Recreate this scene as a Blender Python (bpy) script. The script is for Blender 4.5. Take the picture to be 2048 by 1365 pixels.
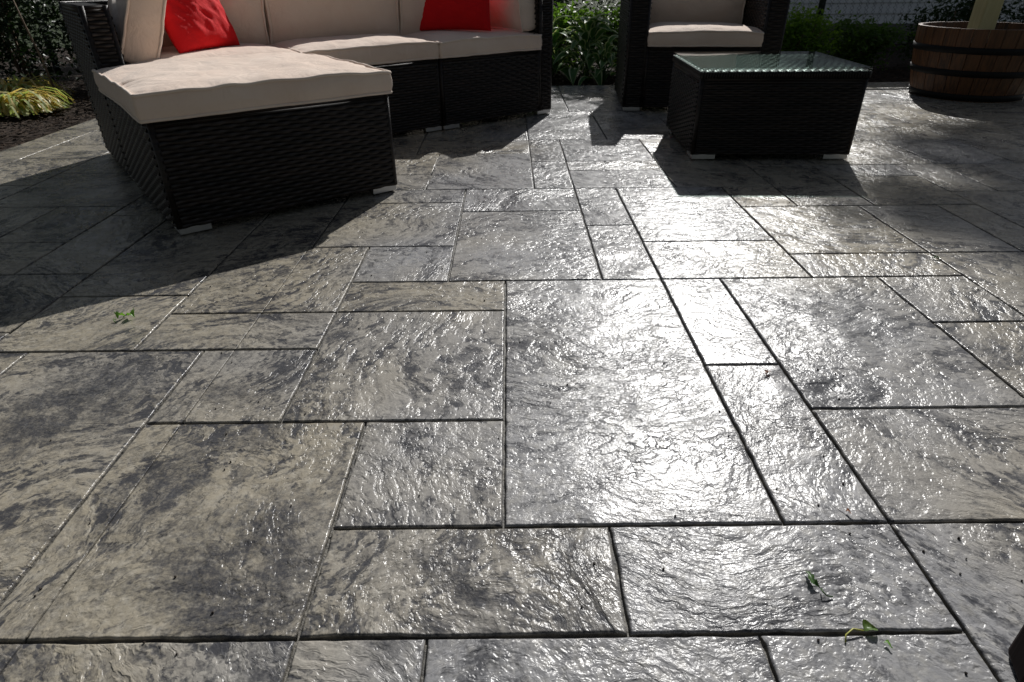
import bpy, bmesh, math, random
import numpy as np
from mathutils import Vector, Matrix, noise as mn
random.seed(7); rng = np.random.default_rng(11)
S = 0.70                      # metres per layout unit (camera height)
scene = bpy.context.scene
for o in list(bpy.data.objects): bpy.data.objects.remove(o)
COL = scene.collection

# ------------------------------------------------------------------ camera
TH = math.atan(733.5/1250.0); ROLL = 0.011
F = Vector((0, math.cos(TH), -math.sin(TH))); R0 = Vector((1, 0, 0)); U0 = R0.cross(F)
RR = R0*math.cos(ROLL)-U0*math.sin(ROLL); UU = U0*math.cos(ROLL)+R0*math.sin(ROLL)
cam = bpy.data.cameras.new('camera'); co = bpy.data.objects.new('camera', cam); COL.objects.link(co)
cam.sensor_width = 36; cam.lens = 1250/2048*36; cam.clip_start = 0.02; cam.clip_end = 600
M = Matrix.Identity(4)
for i, v in enumerate((RR, UU, -F)):
    for k in range(3): M[k][i] = v[k]
M.translation = Vector((0, 0, S)); co.matrix_world = M
scene.camera = co
cam.dof.use_dof = True; cam.dof.focus_distance = 1.25; cam.dof.aperture_fstop = 14.0

# ------------------------------------------------------------------ light
SUN_AZ, SUN_EL = math.radians(18.3), math.radians(35.0)
w = bpy.data.worlds.new('World'); scene.world = w; w.use_nodes = True
nt = w.node_tree; nt.nodes.clear()
sky = nt.nodes.new('ShaderNodeTexSky'); sky.sky_type = 'NISHITA'; sky.sun_disc = False
sky.sun_elevation = SUN_EL; sky.sun_rotation = SUN_AZ; sky.air_density = 1.0; sky.dust_density = 1.2
bg = nt.nodes.new('ShaderNodeBackground'); bg.inputs[1].default_value = 0.05
out = nt.nodes.new('ShaderNodeOutputWorld')
hs_ = nt.nodes.new('ShaderNodeHueSaturation'); hs_.inputs['Saturation'].default_value = .55
nt.links.new(sky.outputs[0], hs_.inputs['Color']); nt.links.new(hs_.outputs[0], bg.inputs[0]); nt.links.new(bg.outputs[0], out.inputs[0])
sl = bpy.data.lights.new('sun', 'SUN'); sl.energy = 5.0; sl.angle = math.radians(0.53); sl.color = (1, 0.98, 0.95)
so = bpy.data.objects.new('sun', sl); COL.objects.link(so)
sd = Vector((math.sin(SUN_AZ)*math.cos(SUN_EL), math.cos(SUN_AZ)*math.cos(SUN_EL), math.sin(SUN_EL)))
so.rotation_euler = sd.to_track_quat('Z', 'Y').to_euler(); so.location = sd*30
vs = scene.view_settings; vs.view_transform = 'Standard'; vs.look = 'None'; vs.exposure = -0.10; vs.gamma = 1; vs.use_curve_mapping = False

# ------------------------------------------------------------------ helpers
def link(name, data, parent=None, loc=None):
    o = bpy.data.objects.new(name, data); COL.objects.link(o)
    if parent: o.parent = parent
    if loc is not None: o.location = loc
    return o
def tag(o, label, cat=None, group=None, kind=None):
    if label: o['label'] = label
    if cat: o['category'] = cat
    if group: o['group'] = group
    if kind: o['kind'] = kind
    return o
def mesh(name, V, Fc, mat, smooth=False, mi=None):
    me = bpy.data.meshes.new(name); me.from_pydata([tuple(v) for v in V], [], [tuple(f) for f in Fc])
    for m in (mat if isinstance(mat, (list, tuple)) else [mat]): me.materials.append(m)
    if mi is not None: me.polygons.foreach_set('material_index', mi)
    if smooth: me.polygons.foreach_set('use_smooth', [True]*len(me.polygons))
    me.update(); return me
class MB:
    def __init__(s): s.V = []; s.F = []; s.I = []
    def add(s, V, Fc, mi=0):
        b = len(s.V); s.V += [tuple(v) for v in V]; s.F += [tuple(b+i for i in f) for f in Fc]; s.I += [mi]*len(Fc)
    def box(s, x0, x1, y0, y1, z0, z1, mi=0):
        s.add([(x0,y0,z0),(x1,y0,z0),(x1,y1,z0),(x0,y1,z0),(x0,y0,z1),(x1,y0,z1),(x1,y1,z1),(x0,y1,z1)],
              [(0,3,2,1),(4,5,6,7),(0,1,5,4),(1,2,6,5),(2,3,7,6),(3,0,4,7)], mi)
    def tube(s, pts, rad, n=6, closed=False, mi=0, cap=True):
        pts = [Vector(p) for p in pts]; N = len(pts); V = []
        rads = rad if isinstance(rad, (list, tuple)) else [rad]*N
        up = None
        for i, p in enumerate(pts):
            a = pts[(i-1) % N] if (closed or i > 0) else p
            b = pts[(i+1) % N] if (closed or i < N-1) else p
            t = (b-a)
            t = t.normalized() if t.length > 1e-9 else Vector((0,0,1))
            if up is None: up = t.orthogonal().normalized()
            x = (up-t*up.dot(t))
            x = x.normalized() if x.length > 1e-6 else t.orthogonal().normalized()
            up = x; y = t.cross(x)
            for k in range(n):
                q = 2*math.pi*k/n; V.append(p+(x*math.cos(q)+y*math.sin(q))*rads[i])
        Fc = []
        for i in range(N if closed else N-1):
            j = (i+1) % N
            for k in range(n): Fc.append((i*n+k, i*n+(k+1) % n, j*n+(k+1) % n, j*n+k))
        if not closed and cap: Fc += [tuple(range(n))[::-1], tuple((N-1)*n+k for k in range(n))]
        s.add(V, Fc, mi)
    def build(s, name, mat, parent=None, smooth=False, loc=None):
        return link(name, mesh(name, s.V, s.F, mat, smooth, s.I), parent, loc)
def bevel(o, wd=0.003, seg=2):
    m = o.modifiers.new('bevel', 'BEVEL'); m.width = wd; m.segments = seg; m.limit_method = 'ANGLE'
    return o

# ------------------------------------------------------------------ materials
def new_mat(name):
    m = bpy.data.materials.new(name); m.use_nodes = True; n = m.node_tree; n.nodes.clear()
    return m, n
class G:                              # tiny node-graph writer
    def __init__(s, n): s.n = n
    def node(s, t, **k):
        x = s.n.nodes.new(t)
        for a, b in k.items(): setattr(x, a, b)
        return x
    def put(s, sock, v):
        if hasattr(v, 'is_linked') or isinstance(v, bpy.types.NodeSocket): s.n.links.new(v, sock)
        else: sock.default_value = v
    def math(s, op, a, b=0.0, c=0.0, clamp=False):
        x = s.node('ShaderNodeMath', operation=op, use_clamp=clamp); s.put(x.inputs[0], a); s.put(x.inputs[1], b); s.put(x.inputs[2], c); return x.outputs[0]
    def vec(s, op, a, b=(0,0,0), sc=None):
        x = s.node('ShaderNodeVectorMath', operation=op); s.put(x.inputs[0], a); s.put(x.inputs[1], b)
        if sc is not None: s.put(x.inputs['Scale'], sc)
        return x.outputs[1] if op in ('LENGTH', 'DISTANCE', 'DOT_PRODUCT') else x.outputs[0]
    def noise(s, v, scale, detail=2, rough=.5, dist=0, col=False):
        x = s.node('ShaderNodeTexNoise'); s.put(x.inputs['Vector'], v); s.put(x.inputs['Scale'], scale)
        x.inputs['Detail'].default_value = detail; x.inputs['Roughness'].default_value = rough; x.inputs['Distortion'].default_value = dist
        return x.outputs['Color' if col else 'Fac']
    def mr(s, v, a, b, c=0., d=1., smooth=True):
        x = s.node('ShaderNodeMapRange', interpolation_type='SMOOTHSTEP' if smooth else 'LINEAR'); s.put(x.inputs[0], v)
        x.inputs[1].default_value = a; x.inputs[2].default_value = b; x.inputs[3].default_value = c; x.inputs[4].default_value = d
        return x.outputs[0]
    def mix(s, f, a, b):
        x = s.node('ShaderNodeMix', data_type='RGBA'); s.put(x.inputs[0], f)
        for i, v in ((6, a), (7, b)):
            s.put(x.inputs[i], (*v, 1) if isinstance(v, tuple) and len(v) == 3 else v)
        return x.outputs[2]
    def pos(s): return s.node('ShaderNodeNewGeometry').outputs['Position']
    def obj(s): return s.node('ShaderNodeTexCoord').outputs['Object']
    def bump(s, h, strength=1, dist=1, normal=None):
        x = s.node('ShaderNodeBump'); s.put(x.inputs['Height'], h); x.inputs['Strength'].default_value = strength; x.inputs['Distance'].default_value = dist
        if normal is not None: s.put(x.inputs['Normal'], normal)
        return x.outputs[0]
    def out(s, color, rough=.6, spec=.5, normal=None, metal=0, trans=None, coat=0, coatr=.1):
        b = s.node('ShaderNodeBsdfPrincipled'); s.put(b.inputs['Base Color'], (*color, 1) if isinstance(color, tuple) and len(color) == 3 else color)
        s.put(b.inputs['Roughness'], rough); s.put(b.inputs['Specular IOR Level'], spec); b.inputs['Metallic'].default_value = metal
        b.inputs['Coat Weight'].default_value = coat; b.inputs['Coat Roughness'].default_value = coatr
        if normal is not None: s.put(b.inputs['Normal'], normal)
        o = s.node('ShaderNodeOutputMaterial'); sh = b.outputs[0]
        if trans:
            t = s.node('ShaderNodeBsdfTranslucent'); s.put(t.inputs[0], trans[0]); mx = s.node('ShaderNodeMixShader'); mx.inputs[0].default_value = trans[1]
            s.n.links.new(sh, mx.inputs[1]); s.n.links.new(t.outputs[0], mx.inputs[2]); sh = mx.outputs[0]
        s.n.links.new(sh, o.inputs[0]); return b

def mat_stone():
    m, n = new_mat('stamped_concrete'); g = G(n)
    P = g.pos()
    at = g.node('ShaderNodeAttribute', attribute_type='OBJECT', attribute_name='seed'); seed = at.outputs['Fac']
    rot = g.node('ShaderNodeVectorRotate', rotation_type='Z_AXIS'); g.put(rot.inputs['Vector'], P); ga_ = g.node('ShaderNodeAttribute', attribute_type='OBJECT', attribute_name='grain'); g.put(rot.inputs['Angle'], ga_.outputs['Fac'])
    off = g.node('ShaderNodeCombineXYZ'); g.put(off.inputs[0], g.math('MULTIPLY', seed, 37.)); g.put(off.inputs[1], g.math('MULTIPLY', seed, 91.)); g.put(off.inputs[2], g.math('MULTIPLY', seed, 13.))
    Q = g.vec('ADD', rot.outputs[0], off.outputs[0])
    wc = g.noise(Q, 2.9, 1, .5, col=True)
    Q2 = g.vec('ADD', Q, g.vec('SCALE', g.vec('SUBTRACT', wc, (.5, .5, .5)), sc=.27))
    wf = g.noise(Q, 22, 3, .65, col=True)
    Q3 = g.vec('ADD', Q2, g.vec('SCALE', g.vec('SUBTRACT', wf, (.5, .5, .5)), sc=.030))
    aniso = g.vec('MULTIPLY', Q3, (1.0, 4.5, 1.0))
    n1 = g.noise(aniso, 2.4, 4, .55)
    N1 = g.math('MULTIPLY', n1, 13.0)
    fr = g.math('FRACT', N1)
    terr = g.math('ADD', g.math('FLOOR', N1), g.mr(fr, .70, 1.0))
    edge = g.math('MULTIPLY', g.mr(fr, .62, .84), g.mr(fr, .90, 1.0, 1., 0.))     # along a cleft
    mask = g.mr(g.noise(Q, 4.6, 2, .5), .47, .62)
    sm = g.math('ADD', .18, g.math('MULTIPLY', g.mr(g.math('FRACT', g.math('MULTIPLY', seed, 7.31)), .15, .8), 1.0))
    mk = g.math('MULTIPLY', mask, sm)
    # pits and knobs
    pn = g.noise(g.vec('MULTIPLY', Q3, (1., 1.55, 1.)), 30, 3, .55)
    pits = g.mr(pn, .38, .58)
    pmask = g.mr(g.noise(Q, 4.3, 1, .5), .38, .60, .38, 1.)
    stn = g.noise(g.vec('MULTIPLY', Q3, (1., 2.9, 1.)), 8.0, 5, .68)          # elongated cleft ripples
    rid = g.mr(stn, .38, .58)
    rmask = g.mr(g.noise(g.vec('ADD', Q, (3., 5., 7.)), 3.6, 2, .5), .36, .60, .12, 1.)
    grain = g.noise(P, 210, 3, .65)
    mid = g.noise(P, 85, 2, .6)
    big = g.noise(P, 7, 2, .5)
    h = g.math('MULTIPLY', terr, g.math('MULTIPLY', mk, .0005))
    h = g.math('ADD', h, g.math('MULTIPLY', rid, g.math('MULTIPLY', rmask, .0011)))
    h = g.math('ADD', h, g.math('MULTIPLY', g.math('MULTIPLY', pits, pmask), .0013))
    h = g.math('ADD', h, g.math('MULTIPLY', grain, .00045))
    h = g.math('ADD', h, g.math('MULTIPLY', mid, .00040))
    h = g.math('ADD', h, g.math('MULTIPLY', big, .0015))
    nb = g.bump(h, 1.0, 1.0)
    # colour: tan concrete, grey release plus sky reflection painted into the middle, charcoal antiquing in the hollows
    px = g.node('ShaderNodeSeparateXYZ'); g.put(px.inputs[0], P)
    ln = g.noise(P, 1.3, 3, .55)
    tanf = g.math('ADD', g.math('MAXIMUM', g.mr(px.outputs[0], -.75, .25, .36, -.14, False), g.mr(px.outputs[0], .35, 1.0, -.14, .20, False)), g.math('ADD', ln, g.math('MULTIPLY', g.math('SUBTRACT', g.math('FRACT', g.math('MULTIPLY', seed, 3.7)), .5), .25)))
    base = g.mix(g.mr(tanf, .38, .78), (.285, .283, .288), (.325, .290, .226))
    base = g.mix(g.math('MULTIPLY', g.mr(g.noise(P, 60, 3, .6), .4, .75), .45), base, (.43, .41, .365))
    dn = g.noise(g.vec('MULTIPLY', Q3, (1., 3.0, 1.)), 3.6, 5, .66)
    pat = g.mr(dn, .44, .57)
    darkA = g.math('MULTIPLY', g.mr(dn, .50, .64), .55)
    darkB = g.math('MULTIPLY', g.math('SUBTRACT', 1.0, g.mr(pn, .40, .52)), g.math('ADD', .34, g.math('MULTIPLY', pat, .56)))
    darkD = g.math('MULTIPLY', g.math('MULTIPLY', g.math('SUBTRACT', 1.0, rid), rmask), g.math('ADD', .42, g.math('MULTIPLY', pat, .55)))
    darkC = g.math('MULTIPLY', edge, g.math('MULTIPLY', g.mr(mk, .05, .6), .5))
    st = 0.0                                             # dark blotches with a place of their own
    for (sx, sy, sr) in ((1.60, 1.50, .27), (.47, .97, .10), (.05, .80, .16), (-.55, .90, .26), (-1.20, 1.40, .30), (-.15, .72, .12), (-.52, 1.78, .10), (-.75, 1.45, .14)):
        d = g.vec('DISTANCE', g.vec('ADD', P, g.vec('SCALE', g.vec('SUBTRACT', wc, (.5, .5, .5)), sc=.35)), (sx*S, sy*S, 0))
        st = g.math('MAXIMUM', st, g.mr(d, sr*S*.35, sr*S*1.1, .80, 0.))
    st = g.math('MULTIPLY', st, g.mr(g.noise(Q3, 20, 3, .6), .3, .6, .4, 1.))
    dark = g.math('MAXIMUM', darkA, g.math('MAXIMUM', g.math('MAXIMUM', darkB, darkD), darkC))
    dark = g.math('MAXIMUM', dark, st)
    fp = g.noise(g.vec('MULTIPLY', Q3, (1., 1.5, 1.)), 48, 4, .7)
    dark = g.math('MAXIMUM', dark, g.math('MULTIPLY', g.mr(fp, .52, .40), g.math('ADD', .25, g.math('MULTIPLY', g.mr(dn, .38, .56), .5))))
    spk = g.math('ADD', g.math('MULTIPLY', g.math('SUBTRACT', g.noise(P, 150, 4, .8), .5), 1.5), g.math('MULTIPLY', g.math('SUBTRACT', g.noise(P, 55, 3, .6), .5), .9))
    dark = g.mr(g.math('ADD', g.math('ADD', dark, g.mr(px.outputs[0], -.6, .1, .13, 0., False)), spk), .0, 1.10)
    colr = g.mix(g.math('MULTIPLY', dark, .96, clamp=True), base, (.046, .047, .054))
    rough = g.mr(g.noise(P, 14, 3, .6),   .3, .7, .21, .32)
    g.out(colr, rough, .24, nb)
    return m
def mat_simple(name, c, rough=.6, spec=.5, bscale=0, bamp=0, c2=None, cscale=20, metal=0, trans=None, objc=True, coat=0):
    m, n = new_mat(name); g = G(n); P = g.obj() if objc else g.pos()
    col = c
    if c2: col = g.mix(g.mr(g.noise(P, cscale, 4, .6), .35, .65), c, c2)
    nb = g.bump(g.math('MULTIPLY', g.noise(P, bscale, 3, .6), bamp)) if bscale else None
    tr = None
    if trans: tr = ((*trans[0], 1), trans[1])
    g.out(col, rough, spec, nb, metal, tr, coat)
    return m
def mat_wicker():
    m, n = new_mat('wicker'); g = G(n); P = g.obj()
    st = g.noise(g.vec('MULTIPLY', P, (4, 4, 90.)), 1.0, 2, .6)
    c = g.mix(g.mr(st, .35, .7), (.006, .0045, .004), (.030, .021, .017))
    ribs = g.noise(g.vec('MULTIPLY', P, (8, 8, 900.)), 1.0, 1, .5)
    g.out(c, .42, .36, g.bump(g.math('MULTIPLY', ribs, .0006)))
    return m
def mat_fabric(name, c, c2, rough=.9, wr=1.0, sheen=.3):
    m, n = new_mat(name); g = G(n); P = g.obj()
    wv = g.node('ShaderNodeTexWave', wave_type='BANDS', bands_direction='X'); g.put(wv.inputs['Vector'], P); wv.inputs['Scale'].default_value = 260; wv.inputs['Distortion'].default_value = .6
    wz = g.node('ShaderNodeTexWave', wave_type='BANDS', bands_direction='Y'); g.put(wz.inputs['Vector'], P); wz.inputs['Scale'].default_value = 260; wz.inputs['Distortion'].default_value = .6
    wn = g.noise(P, 9, 3, .55, .8)
    h = g.math('ADD', g.math('MULTIPLY', g.math('ADD', wv.outputs['Fac'], wz.outputs['Fac']), .00012), g.math('MULTIPLY', wn, .010*wr))
    col = g.mix(g.mr(g.noise(P, 5, 4, .6), .35, .65), c, c2)
    b = g.out(col, rough, .25, g.bump(h)); b.inputs['Sheen Weight'].default_value = sheen
    return m
def mat_wood(name, c, c2, sc=(30, 30, 2.5), rough=.5, spec=.4, seedattr=True):
    m, n = new_mat(name); g = G(n); P = g.obj()
    if seedattr:
        oi = g.node('ShaderNodeObjectInfo'); P = g.vec('ADD', P, g.vec('SCALE', (1, 1, 1), sc=g.math('MULTIPLY', oi.outputs['Random'], 17.)))
    f = g.noise(g.vec('MULTIPLY', P, sc), 1.0, 5, .6, .6)
    col = g.mix(g.mr(f, .36, .66), c, c2)
    if seedattr: col = g.mix(g.math('MULTIPLY', oi.outputs['Random'], .5), col, c)
    g.out(col, rough, spec, g.bump(g.math('MULTIPLY', f, .0012)))
    return m
M_stone = mat_stone()
M_joint = mat_simple('joint_concrete', (.06, .058, .056), .6, .4, 160, .003, (.15, .14, .12), 45, objc=False)
M_wick = mat_wicker()
M_core = mat_simple('wicker_core', (.006, .005, .005), .7, .2)
M_tan = mat_fabric('tan_fabric', (.80, .65, .54), (.76, .60, .49))
M_pipe = mat_fabric('tan_piping', (.82, .69, .58), (.76, .62, .52), wr=.1)
M_red = mat_fabric('red_fabric', (.68, .008, .012), (.62, .006, .010), .85, 1.1, .0)
M_alu = mat_simple('brushed_aluminium', (.62, .61, .60), .38, .5, 200, .0004, metal=.85)
M_soil = mat_simple('mulch_ground', (.020, .014, .010), .95, .2, 45, .03, (.050, .034, .024), 30, objc=False)
M_lawn = mat_simple('lawn_ground', (.020, .035, .010), .9, .2, 60, .02, (.035, .05, .015), 20, objc=False)
M_chip = mat_simple('bark_chip', (.055, .035, .022), .9, .2, 60, .004, (.022, .015, .011), 30, objc=False)
def leafm(name, c, c2, t=.35, rough=.45, cs=9): return mat_simple(name, c, rough, .3, c2=c2, cscale=cs, trans=((c[0]*1.8, c[1]*1.7, c[2]*.9), t), objc=False)
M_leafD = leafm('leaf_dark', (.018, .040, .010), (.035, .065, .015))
M_leafB = leafm('leaf_shade_dark', (.010, .024, .007), (.02, .04, .01), .15)  # leaf colour darkened to stand for deep shade
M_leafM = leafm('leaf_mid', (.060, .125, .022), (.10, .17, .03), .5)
M_leafL = leafm('leaf_light', (.14, .25, .035), (.08, .16, .025), .55)
M_hostG = leafm('hosta_green', (.06, .15, .045), (.08, .18, .05), .3)
M_hostW = leafm('hosta_pale_margin', (.50, .56, .36), (.40, .50, .28), .3)
M_gras = leafm('grass_blade_green', (.26, .34, .13), (.48, .48, .26), .4, cs=14)
M_grasY = leafm('grass_blade_straw', (.58, .46, .22), (.46, .42, .20), .4, cs=14)
M_bark = mat_simple('bark', (.045, .035, .026), .9, .2, 30, .01, (.08, .066, .05), 12, objc=False)
M_stem = mat_simple('dry_stem', (.22, .16, .11), .8, .3, 60, .003, (.12, .085, .06), 30, objc=False)
M_side = mat_simple('grey_siding', (.78, .78, .78), .6, .4, 20, .001, (.70, .70, .71), 3, objc=False)
M_found = mat_simple('foundation', (.20, .19, .18), .9, .3, 40, .004, (.13, .12, .11), 8, objc=False)
M_roof = mat_simple('roof_shingle', (.06, .055, .05), .9, .3, 40, .004, (.03, .03, .03), 8, objc=False)
M_galv = mat_simple('galvanised_wire', (.10, .11, .11), .5, .5, metal=.4)
M_post = mat_simple('dark_green_post', (.012, .022, .018), .5, .5)
M_stave = mat_wood('stained_oak', (.15, .062, .022), (.030, .014, .008), (90, 90, 4.0), .5, .5)
M_hoop = mat_simple('iron_hoop', (.006, .0055, .0055), .6, .25, 60, .001)
M_pine = mat_wood('treated_pine', (.62, .55, .30), (.48, .41, .20), (28, 28, 1.6), .7, .3)
M_dkwood = mat_wood('dark_wood', (.012, .003, .003), (.006, .002, .002), (30, 30, 2), .7, .15)
mg, n = new_mat('table_glass'); g = G(n)
tb_ = g.node('ShaderNodeBsdfTransparent'); tb_.inputs[0].default_value = (.66, .72, .70, 1); gb_ = g.node('ShaderNodeBsdfGlossy'); gb_.inputs['Roughness'].default_value = .03
lw_ = g.node('ShaderNodeLayerWeight'); lw_.inputs[0].default_value = .5; f5_ = g.math('ADD', .035, g.math('MULTIPLY', g.math('POWER', lw_.outputs['Facing'], 5.), .9)); mx_ = g.node('ShaderNodeMixShader'); g.put(mx_.inputs[0], f5_); g.put(mx_.inputs[1], tb_.outputs[0]); g.put(mx_.inputs[2], gb_.outputs[0])
ob_ = g.node('ShaderNodeOutputMaterial'); g.put(ob_.inputs[0], mx_.outputs[0])
M_glass = mg

# ------------------------------------------------------------------ ground
def sheet(name, x0, x1, y0, y1, z, mat, nx=2, ny=2, amp=0, hole=None):
    V = []; Fc = []
    for j in range(ny+1):
        for i in range(nx+1):
            x = x0+(x1-x0)*i/nx; y = y0+(y1-y0)*j/ny
            V.append((x, y, z+(mn.noise((x*3, y*3, 1))*amp if amp else 0)))
    for j in range(ny):
        for i in range(nx):
            a = j*(nx+1)+i; Fc.append((a, a+1, a+nx+2, a+nx+1))
    return link(name, mesh(name, V, Fc, mat, True))
PX0, PX1, PY0, PY1 = -3.45, 4.85, -1.0, 6.92       # patio outline in layout units
o = sheet('lawn', -300, 300, -300, 300, -.075, M_lawn); tag(o, 'dark lawn beyond the patio', kind='structure')
o = sheet('mulch_bed', -9*S, 7.2*S, 6.5*S, 12.5*S, -.045, M_soil, 90, 50, .03); tag(o, 'dark mulch bed behind the patio', kind='structure')
o = sheet('mulch_bed', -9*S, -3.3*S, 0*S, 6.5*S, -.045, M_soil, 50, 50, .03); tag(o, 'dark mulch bed left of the patio', kind='structure')

# ---- patio: a slab with recessed joints, every stamped stone a piece
mb = MB(); mb.box(PX0*S, PX1*S, PY0*S, PY1*S, -.12, -.0075)
patio = mb.build('patio', M_joint); tag(patio, 'stamped concrete patio in an ashlar slate pattern', kind='structure')
Cc, D, Gx, Hx, I, J, K, L, Mx, N, O_, Pp, Q, Rx, T = -1.18, -.958, -.605, -.383, -.24, -.155, -.022, .2, .345, .568, .79, 1.14, 1.385, 1.715, 2.1
A, B = -1.96, -1.65
hand = [(-1.505,Hx,.20,.683),(Hx,J,.20,.683),(J,.428,.20,.683),(.428,O_,.20,.683),(Hx,L,.683,.935),(L,O_,.683,.935),(O_,1.385,.35,.935),
 (D,Hx,.683,1.30),(-1.505,D,.683,1.67),(Hx,K,.935,1.30),(K,N,.935,2.157),(N,O_,.935,1.553),(O_,1.715,.935,1.333),
 (D,Gx,1.30,1.67),(Gx,K,1.30,1.915),(Gx,K,1.915,2.157),(Cc,Gx,1.67,1.915),(Cc,Gx,1.915,2.515),
 (N,O_,1.553,2.157),(O_,Q,1.333,2.157),(Q,T,1.333,1.797),(Q,Rx,1.797,2.157),(Rx,2.3,1.797,2.385),
 (Gx,I,2.157,2.515),(I,Mx,2.157,2.96),(Mx,N,2.157,2.75),(Mx,N,2.75,3.33),(I,Mx,2.96,3.33),
 (N,Pp,2.157,2.54),(N,Pp,2.54,3.33),(Pp,Rx,2.157,2.385),(Pp,Rx,2.385,2.99),(Rx,T,2.385,2.99),
 (-.85,I,2.515,3.105),(-.85,I,3.105,3.33),(Cc,-.85,2.515,3.33),
 (-1.18,-.455,3.33,3.63),(-1.18,-.455,3.63,4.1),(-.455,.13,3.33,4.1),(.13,Mx,3.33,3.89),(.13,Mx,3.89,4.475),
 (Mx,.9,3.33,3.68),(Mx,.9,3.68,3.89),(Mx,.9,3.89,4.475),(Pp,1.42,2.99,3.33),(1.42,1.8,2.99,3.33),(.9,1.42,3.33,3.6),(1.42,1.8,3.33,3.74),
 (1.8,2.3,2.99,3.5),(1.8,2.3,3.5,3.74),(T,2.3,2.385,2.99),(2.3,2.8,2.6,3.2),(2.3,2.55,3.2,3.74),(2.55,2.8,3.2,3.74),(2.8,3.4,3.2,3.74),
 (1.8,2.55,3.74,4.35),(2.55,3.03,3.74,4.35),(3.03,3.6,3.74,4.9),
 (B,Cc,1.67,2.06),(B,Cc,2.06,2.96),(-2.3,B,1.797,2.265),(A,B,2.265,2.96),(-2.3,A,2.265,2.61),
 (.13,.68,4.475,5.5),(.68,1.2,4.475,5.5),(0,.5,5.5,6.6),(.5,1.1,5.5,PY1)]
def fill(hand, X0, X1, Y0, Y1):
    rr = random.Random(5)
    def lines(vals, lo, hi):
        vs_ = sorted(set(round(v, 4) for v in vals)|{lo, hi}); k = lo
        while k < hi-.12:
            k += .24
            if all(abs(k-v) > .11 for v in vs_): vs_.append(k)
        return sorted(vs_)
    xs = lines([v for h in hand for v in h[:2]], X0, X1); ys = lines([v for h in hand for v in h[2:]], Y0, Y1)
    nx, ny = len(xs)-1, len(ys)-1; occ = np.zeros((nx, ny), bool)
    for (a, b, c, d) in hand:
        for i in range(nx):
            if a-1e-4 <= xs[i] and xs[i+1] <= b+1e-4:
                for j in range(ny):
                    if c-1e-4 <= ys[j] and ys[j+1] <= d+1e-4:
                        if occ[i, j]: print('OVERLAP', (a, b, c, d), xs[i], ys[j])
                        occ[i, j] = True
    res = []
    for j in range(ny):
        for i in range(nx):
            if occ[i, j]: continue
            W = rr.choice((.36, .6, .6, .85)); H_ = rr.choice((.25, .36, .6, .85)); i2 = i+1
            while i2 < nx and not occ[i2, j] and (xs[i2]-xs[i] < W*.8 or xs[i2+1]-xs[i2] < .07): i2 += 1
            if i2 < nx and not occ[i2, j]:
                k = i2
                while k < nx and not occ[k, j]: k += 1
                if xs[k]-xs[i2] < .16: i2 = k
            j2 = j+1
            while j2 < ny and not occ[i:i2, j2].any() and (ys[j2]-ys[j] < H_*.8 or ys[j2+1]-ys[j2] < .07): j2 += 1
            if j2 < ny and not occ[i:i2, j2].any():
                k = j2
                while k < ny and not occ[i:i2, k].any(): k += 1
                if ys[k]-ys[j2] < .16: j2 = k
            occ[i:i2, j:j2] = True; res.append((xs[i], xs[i2], ys[j], ys[j2]))
    return res
rects = hand+fill(hand, -3.17, PX1, PY0, PY1)
yy = PY0
for L_ in (1.1, 1.3, 1.2, 1.25, 1.15, 1.0, 1.2):
    y2 = min(PY1, yy+L_)
    if PY1-y2 < .3: y2 = PY1
    rects.append((PX0, -3.17, yy, y2)); yy = y2
    if yy >= PY1: break
SAW = -.862
stones = []
for k, (a, b, c, d) in enumerate(rects):
    seed = random.random()
    if a < SAW-.05 and b > SAW+.05 and d < 2.6 and c > -.9:
        stones.append((a, SAW, c, d, seed, (0, 1), ((a+b)/2, (c+d)/2))); stones.append((SAW, b, c, d, seed, (1, 0), ((a+b)/2, (c+d)/2)))
    else: stones.append((a, b, c, d, seed, (0, 0), ((a+b)/2, (c+d)/2)))
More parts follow.
